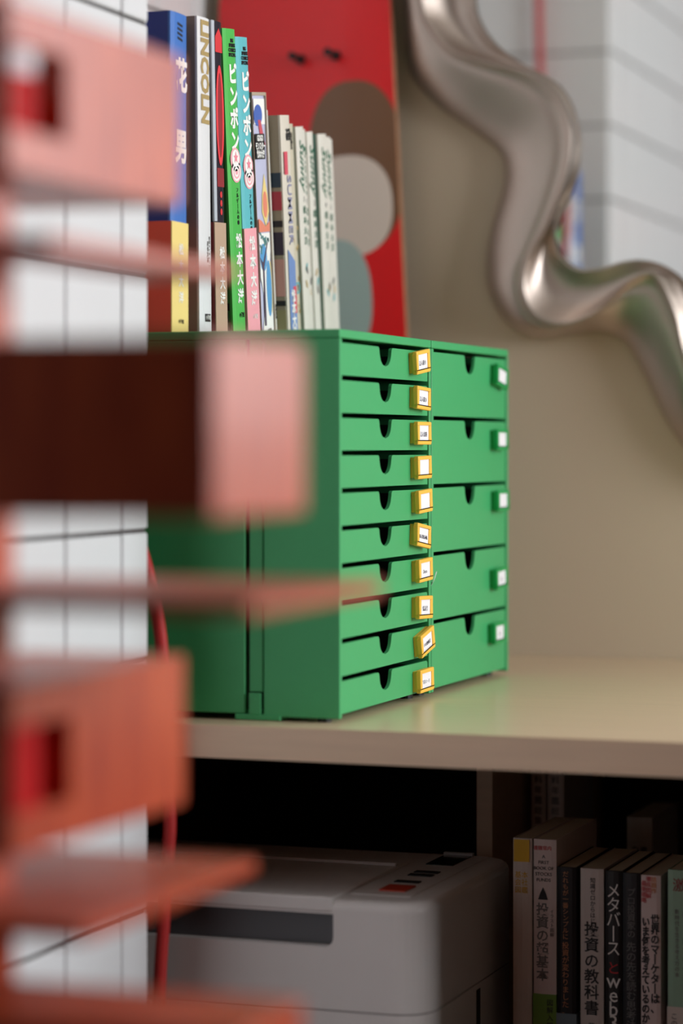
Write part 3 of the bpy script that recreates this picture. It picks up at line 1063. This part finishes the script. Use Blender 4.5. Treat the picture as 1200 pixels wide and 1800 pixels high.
def rounded(x0, x1, y0, y1, z0, z1, rv=.032, rt=.008, m=M_PRN, name='body'):
    bm = bmesh.new()
    bx(bm, x0, x1, y0, y1, z0, z1)
    bm.edges.ensure_lookup_table()
    ve = [e for e in bm.edges if abs(e.verts[0].co.z - e.verts[1].co.z) > 1e-5]
    bmesh.ops.bevel(bm, geom=ve, offset=rv, segments=8, affect='EDGES', profile=.5)
    if rt:
        te = [e for e in bm.edges if all(abs(v.co.z - z1) < 1e-5 for v in e.verts) and len(e.link_faces) == 2
              and abs(e.link_faces[0].normal.z - e.link_faces[1].normal.z) > .5]
        bmesh.ops.bevel(bm, geom=te, offset=rt, segments=4, affect='EDGES', profile=.5)
    return new(name, bm, m)


SEAM = .5012
rp(rounded(PL, PR, PF, PB, LZ + .004, SEAM - .0012, rt=.0))
UB = rp(rounded(PL, PR, PF, PB, SEAM, PT))
UB.name = 'upper_housing'
# paper slot cut into the front
cut = bmesh.new()
sx0, sx1, sz0, sz1 = -1.03, -.7625, .5545, .5825
pts = [(sx0, sz1), (sx0, sz0)]
for k in range(7):
    t = -math.pi / 2 + k / 6 * math.pi / 2
    pts.append((sx1 - .008 + .008 * math.cos(t), sz0 + .008 + .008 * math.sin(t)))
pts.append((sx1, sz1))
va = [cut.verts.new((x, PF - .02, z)) for x, z in pts]
vb = [cut.verts.new((x, PF + .06, z)) for x, z in pts]
fa, fb = cut.faces.new(va), cut.faces.new(vb[::-1])
for k in range(len(pts)):
    cut.faces.new((va[k], vb[k], vb[(k + 1) % len(pts)], va[(k + 1) % len(pts)]))
cm = new('slot_cutter', cut, M_PRN2)
md = UB.modifiers.new('slot', 'BOOLEAN')
md.operation, md.object, md.solver = 'DIFFERENCE', cm, 'EXACT'
bpy.context.view_layer.update()
me = bpy.data.meshes.new_from_object(UB.evaluated_get(bpy.context.evaluated_depsgraph_get()))
UB.modifiers.clear()
UB.data = me
bpy.data.objects.remove(cm)
rp(box('paper_tray', sx0 + .001, sx1 - .001, PF + .012, PF + .055, sz0 + .0005, sz1 - .001, M_PRN2))
rp(box('lid', PL + .03, -.7630, PF - .0012, PB - .07, PT - .0105, PT + .0025, M_PRN, bv=.002))
rp(box('lid_ridge', PL + .06, -.7649, 2.290, 2.296, PT + .0022, PT + .0052, M_PRN, bv=.0008, seg=1))
cpn = rp(box('control_panel', -.7600, -.7050, 2.150, 2.385, PT - .001, PT + .0006, M_PRN))
box('display', -.746, -.7195, 2.320, 2.378, PT + .0006, PT + .0014, M_LCD, cpn)
box('display_rim', -.747, -.7185, 2.378, 2.384, PT + .0006, PT + .0036, mat('grey_rim', (190, 190, 190), .4), cpn)
for yy in (2.272, 2.254, 2.216):
    box('button', -.742, -.7195, yy, yy + .010, PT + .0006, PT + .0016, M_BLACK, cpn)
box('button', -.7405, -.7165, 2.170, 2.200, PT + .0006, PT + .0018, mat('red_button', (206, 66, 40), .45), cpn)
rp(box('vent_slot', PR - .002, PR + .0003, 2.262, 2.274, SEAM - .05, SEAM - .006, M_BLACK))
for xx in (PL + .05, PR - .05):
    for yy in (PF + .05, PB - .05):
        bm = bmesh.new()
        cyl(bm, (xx, yy, LZ), (xx, yy, LZ + .006), .012, 12)
        rp(new('foot', bm, M_BLACK))

# ------------------------------------------------------------------ books on the lower shelf (spines towards the room)
BY = 2.30
G2 = 'books on the lower shelf'
RZ = R(-90)


def lowbook(x0, x1, h, d, spine, cover, label, y=BY, band=None, group=G2):
    return book(0, LZ, x1 - x0, h, d, 0, spine, cover, label, group=group, band=band, rotz=RZ, loc=(x0, y, LZ), rough=.5)


HA, HB = .6269 - LZ, .6029 - LZ
b = lowbook(-.6570, -.6395, HA, .148, (220, 212, 204), (214, 206, 196), 'white book with a yellow block at the top of its spine, nearest the printer')
patch('printed_patch', [(.001, HA - .021), (.0155, HA - .021), (.0155, HA - .001), (.001, HA - .001)], mat('signal_yellow_ink', (236, 190, 30), .5), b)
text('lettering', '基本\n会社\n図鑑', .0062, mat('signal_yellow_ink', (236, 190, 30), .5), b, (.0002, .008, HA - .04), line=1.1)
b = lowbook(-.6378, -.6168, HA, .148, (226, 212, 208), (220, 204, 200), 'pale book with small red print on top and a green lower band', band=(0, .076, (110, 150, 50), (110, 150, 50)))
text('small_print', '書籍案内', .0042, RED_, b, (.0002, .0085, HA - .008))
text('small_print', 'A\nFIRST\nBOOK OF\nSTOCKS\nFUNDS', .0042, K_, b, (.0002, .0095, HA - .026), line=1.25)
text('lettering', vert('投資の超基本'), .0118, GRY_, b, (.0002, .0085, HA - .093), line=1.0, bold=.0002)
text('small_print', vert('イラスト図解'), .0038, GRY_, b, (.0002, .0172, HA - .075), line=1.1)
patch('printed_figure', [(.0045, HA - .054), (.0135, HA - .054), (.0115, HA - .048), (.009, HA - .043), (.0065, HA - .048)], K_, b)
text('small_print', vert('図解入門'), .0062, K_, b, (.0006, .0155, .058), line=1.1)
b = lowbook(-.6160, -.5985, HB, .13, (16, 14, 18), (24, 22, 26), 'black book with small orange vertical lettering and a pale band', band=(0, .060, (120, 140, 150), (120, 140, 150)))
text('lettering', vert('だれもが一番シンプルに、') + '\n', .0056, mat('orange_ink', (206, 140, 96), .5), b, (.0002, .008, HB - .040), line=1.0)
text('lettering', vert('投資が変わりました。'), .0066, mat('orange_ink', (206, 140, 96), .5), b, (.0002, .008, HB - .100), line=1.0)
b = lowbook(-.5945, -.5733, HB, .13, (214, 204, 198), (204, 194, 188), 'off-white book with a large dark vertical title beside the black orange-lettered book')
text('small_print', vert('知識ゼロからはじめる'), .0052, K_, b, (.0002, .0115, HB - .034), line=1.0)
text('lettering', vert('投資の教科書'), .0138, K_, b, (.0002, .0105, HB - .090), line=1.02, bold=.0002)
text('small_print', vert('著者'), .0062, K_, b, (.0002, .0105, .047))
b = lowbook(-.5715, -.5565, HB - .001, .128, (22, 20, 20), (22, 20, 20), 'black book with a white title and one red character')
text('lettering', vert('メタバース'), .0150, W_, b, (.0002, .0075, HB - .045), line=.86, sx=.9)
text('lettering', 'と', .0125, RED_, b, (.0002, .0075, HB - .088))
text('lettering', 'w\ne\nb\n3', .0190, W_, b, (.0002, .0075, HB - .118), line=.66, sx=.95)
text('small_print', vert('著'), .0062, W_, b, (.0002, .0075, .035))
b = lowbook(-.5558, -.5398, HB - .002, .128, (26, 26, 30), (26, 26, 30), 'black book with faint grey lettering left of the white marketing book')
text('lettering', vert('プロ投資家の'), .0078, GRY_, b, (.0002, .008, HB - .038), line=.95)
text('lettering', vert('先の先を読む思考法'), .0092, GRY_, b, (.0002, .008, HB - .103), line=.95)
b = lowbook(-.5392, -.5215, HB - .003, .13, (226, 206, 202), (216, 198, 194), 'white book with red and orange top print and two lines of black title')
text('small_print', vert('最新戦略'), .0050, RED_, b, (.0002, .0028, HB - .018), line=1.0)
text('small_print', vert('徹底図解'), .0050, RED_, b, (.0002, .0072, HB - .014), line=1.0)
text('small_print', vert('話題作'), .0050, mat('amber_ink', (226, 140, 50), .5), b, (.0002, .0118, HB - .012), line=1.0)
text('lettering', vert('世界のマーケターは、'), .0094, K_, b, (.0002, .0128, HB - .082), line=.93, bold=.0003, sx=.85)
text('lettering', vert('いま何を考えているのか？'), .0092, K_, b, (.0002, .0045, HB - .092), line=.93, bold=.0003, sx=.82)
b = lowbook(-.5150, -.4920, HB + .003, .13, (150, 184, 158), (140, 170, 150), 'pale green book with a round red mark, rightmost in the row', band=(0, .073, (220, 206, 196), (214, 200, 190)))
text('lettering', '激', .0125, mat('deep_red_ink', (150, 34, 44), .5), b, (.0002, .0105, HB - .011))
text('lettering', vert('戦える経営者の授業'), .0068, GRY_, b, (.0002, .0165, HB - .068), line=1.15)
text('small_print', vert('新時代を生きる考え方の本'), .0046, GRY_, b, (.0002, .0085, HB - .062), line=1.1)
text('small_print', vert('この本で'), .0062, K_, b, (.0006, .006, .055))
# back row
b = lowbook(-.7095, -.6950, .285, .12, (216, 208, 200), (206, 196, 190), 'tall white book in the back row beside the divider', y=2.55, group='books in the back row')
text('small_print', vert('資料年鑑総集編'), .0085, K_, b, (.0002, .0075, .215), line=1.2)
b = lowbook(-.6930, -.6765, .285, .12, (216, 208, 200), (206, 196, 190), 'second tall white book in the back row', y=2.55, group='books in the back row')
text('small_print', vert('資料年鑑総集編'), .0085, K_, b, (.0002, .0085, .215), line=1.2)
b = lowbook(-.6122, -.5869, .203, .12, (206, 200, 192), (190, 184, 176), 'short grey-white book standing alone in the back row', y=2.55, group='books in the back row')
text('small_print', '白書', .0085, K_, b, (.0002, .013, .17))
